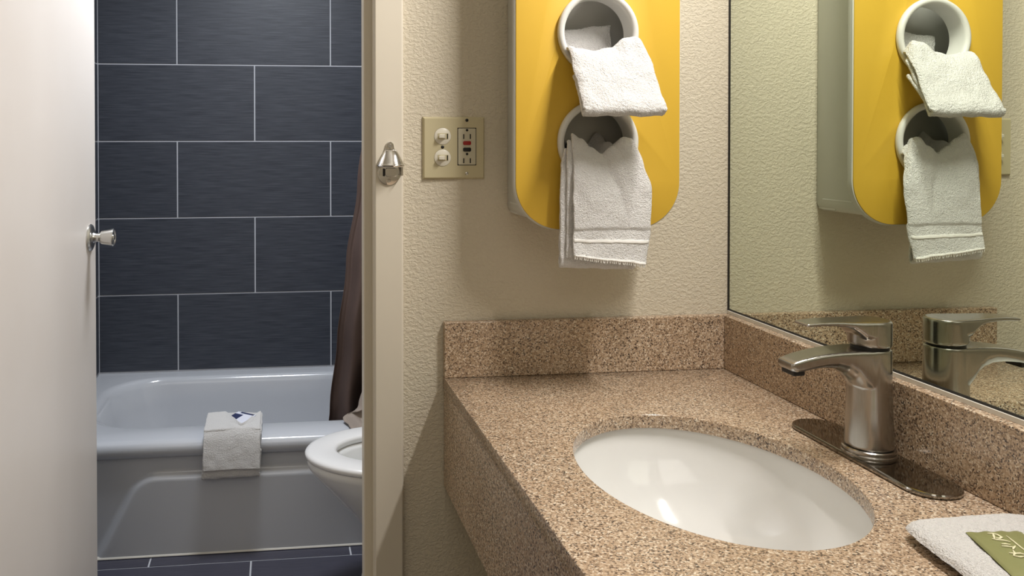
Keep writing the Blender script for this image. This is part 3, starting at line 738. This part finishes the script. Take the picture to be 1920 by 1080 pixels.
# ------------------------------------------------------------------ bottle opener on the door frame
bo = thing('bottle_opener', (0.204, Y1-0.016, -0.04), 'chrome wall mounted bottle opener screwed to the door frame', 'bottle opener')
yw = Y1-0.0163
bx = 0.2035
out = []
for k in range(25):          # round foot
    a = math.radians(180+180*k/24 + 0); out.append((bx-0.0015+0.0205*math.cos(a), -0.055+0.0225*math.sin(a)))
for k in range(13):
    a = math.radians(0+180*k/12); out.append((bx+0.0008+0.0072*math.cos(a), -0.006+0.0072*math.sin(a)))
plate('back_plate', [out, circ2(bx+0.0008, -0.0065, 0.0026, None, 16)], 0.003, lambda u, v, d: (u, yw-0.003+d, v), m_chrome, bo, bev=0.0008)
def hood(s, t_):
    z = -0.015 - 0.026*s; hw = 0.0085 + 0.0135*s**0.9; a = math.pi*t_
    return (bx+0.0025 - hw*math.cos(a), yw-0.0025 - (0.005+0.018*s**0.8)*math.sin(a)**0.8, z)
m = MB(); m.grid(hood, 14, 24); o = m.obj('hood', m_chrome, bo, smooth=True); mm = o.modifiers.new('t', 'SOLIDIFY'); mm.thickness = 0.0025; mm.offset = 1
def lip(s, t_):
    a = math.pi*t_; ph = s*2*math.pi
    return (bx+0.0025 - (0.0225+0.003*math.cos(ph))*math.cos(a), yw-0.0025-(0.0235+0.003*math.cos(ph))*math.sin(a)**0.8, -0.0415+0.003*math.sin(ph))
m = MB(); m.grid(lip, 10, 28); m.obj('hood_lip', m_chrome, bo, smooth=True)
m = MB(); m.loft([rr for rr in ([(bx+a, yw-y, z) for a, z in rrect2(-0.009, 0.013, -0.062, -0.046, 0.005, 5)] for y in (0.001, 0.010, 0.012))])
bevel(m.obj('cap_catch', m_chrome, bo), 0.0012)
m = MB(); m.loft([[(bx-0.019+a, yw-y, z) for a, z in rrect2(0, 0.0035, -0.060, -0.040, 0.0015, 3)] for y in (0.001, 0.015)]); m.obj('side_cheek', m_chrome, bo, angle=40)
m = MB(); m.loft([[(bx+0.0195+a, yw-y, z) for a, z in rrect2(0, 0.0035, -0.060, -0.040, 0.0015, 3)] for y in (0.001, 0.015)]); m.obj('side_cheek', m_chrome, bo, angle=40)
box('shadow_slot', bx-0.0125, bx-0.0095, yw-0.0115, yw-0.003, -0.061, -0.047, m_black, bo)
for z in (-0.0062, -0.0695):
    MB().lathe([(0.0034, 0), (0.0034, 0.001), (0.0025, 0.002), (0.0008, 0.0018)], (bx+(0.0008 if z > -0.03 else -0.0015), yw-0.0028, z), '-y', 16).obj('screw', m_satin, bo, angle=40)

# ------------------------------------------------------------------ washcloth with soap sachet on the counter
cw = thing('counter_washcloth', (0.73, 0.75, HC), 'folded white washcloth lying flat on the granite counter under green sachet', 'washcloth')
cA, cB, cC = Vector((0.676, 0.838)), Vector((0.839, 0.840)), Vector((0.650, 0.640))
eu, ev = cB-cA, cC-cA
m = MB()
# dense, softly rounded pillow of cloth: grid top + grid bottom
def pil(sgn):
    def f(s, t_):
        a, b = s*2-1, t_*2-1
        # squircle-ise the corners
        ax = a*math.sqrt(max(0, 1-0.16*b**6)); bx_ = b*math.sqrt(max(0, 1-0.16*a**6))
        ed = max(0.0, (1-abs(a)**9)*(1-abs(b)**9))
        h_ = 0.0105 + sgn*0.0103*ed**0.5
        p = cA + eu*(ax*0.5+0.5) + ev*(bx_*0.5+0.5)
        return fuzz(fuzz((p.x, p.y, HC+0.0006+h_), 0.0012 if sgn > 0 else 0.0, 50), 0.0008 if sgn > 0 else 0.0, 330)
    return f
m.grid(pil(1), 80, 80); m.grid(pil(-1), 12, 12)
o = m.obj('folded_cloth', m_terry, cw, smooth=True)

sc = thing('soap_sachet', (0.74, 0.76, HC+0.021), 'olive green soap sachet with cream lettering on the counter washcloth', 'soap packet')
pA, pB, pC = Vector((0.717, 0.789)), Vector((0.777, 0.784)), Vector((0.683, 0.690))
pu, pv = pB-pA, pC-pA
def sach(sgn):
    def f(s, t_):
        a, b = s*2-1, t_*2-1
        ed = max(0, (1-abs(a)**3.5)*(1-abs(b)**3.5))
        h_ = HC+0.0222 + (0.0055*ed**0.6 + 0.0004 if sgn > 0 else 0)
        zig = 0.0008*math.sin(s*60) if t_ < 0.01 else 0
        p = pA + pu*s + pv*(t_+zig)
        return (p.x, p.y, h_ + (0.0006*math.sin(23*s+3*t_)*(1-ed) if sgn > 0 else 0))
    return f
m = MB(); m.grid(sach(1), 40, 50); m.grid(sach(-1), 10, 10); m.obj('packet', m_green, sc, smooth=True)
def stroke(pts, wd=0.0016):
    m = MB(); l = []
    f = sach(1)
    for i, (s, t_) in enumerate(pts):
        p = Vector(f(s, t_)); q = Vector(f(*(pts[min(i+1, len(pts)-1)]))) - Vector(f(*(pts[max(i-1, 0)])))
        nrm = Vector((q.y, -q.x, 0)).normalized()*wd/2*(0.35 if i in (0, len(pts)-1) else 1)
        l.append([tuple(p+nrm+Vector((0, 0, 0.0012))), tuple(p-nrm+Vector((0, 0, 0.0012))), tuple(p-nrm+Vector((0, 0, 0.0002))), tuple(p+nrm+Vector((0, 0, 0.0002)))])
    m.loft(l); return m
# brush-script lettering as far as it can be made out
let = MB()
for pts in ([(0.42, 0.16), (0.50, 0.17), (0.58, 0.20), (0.60, 0.27), (0.52, 0.30), (0.44, 0.27)], [(0.38, 0.29), (0.44, 0.32), (0.56, 0.34), (0.66, 0.38)], [(0.52, 0.17), (0.47, 0.24), (0.42, 0.30)],
            [(0.44, 0.42), (0.52, 0.42), (0.60, 0.44)], [(0.40, 0.46), (0.50, 0.47), (0.62, 0.50)], [(0.54, 0.54), (0.60, 0.50), (0.66, 0.47)],
            [(0.40, 0.60), (0.48, 0.62), (0.60, 0.62), (0.68, 0.66)], [(0.52, 0.56), (0.50, 0.62), (0.42, 0.66)], [(0.42, 0.66), (0.52, 0.69), (0.62, 0.68)]):
    b_ = stroke([(0.24+(a-0.38)*0.87, 0.13+(b-0.16)*0.95) for a, b in pts], 0.0022); let.add(b_.v, b_.f)
let.obj('lettering', m_print, sc)
stroke([(0.54, 0.20), (0.545, 0.32), (0.55, 0.45), (0.57, 0.58)], 0.0014).obj('printed_rule', m_print, sc)
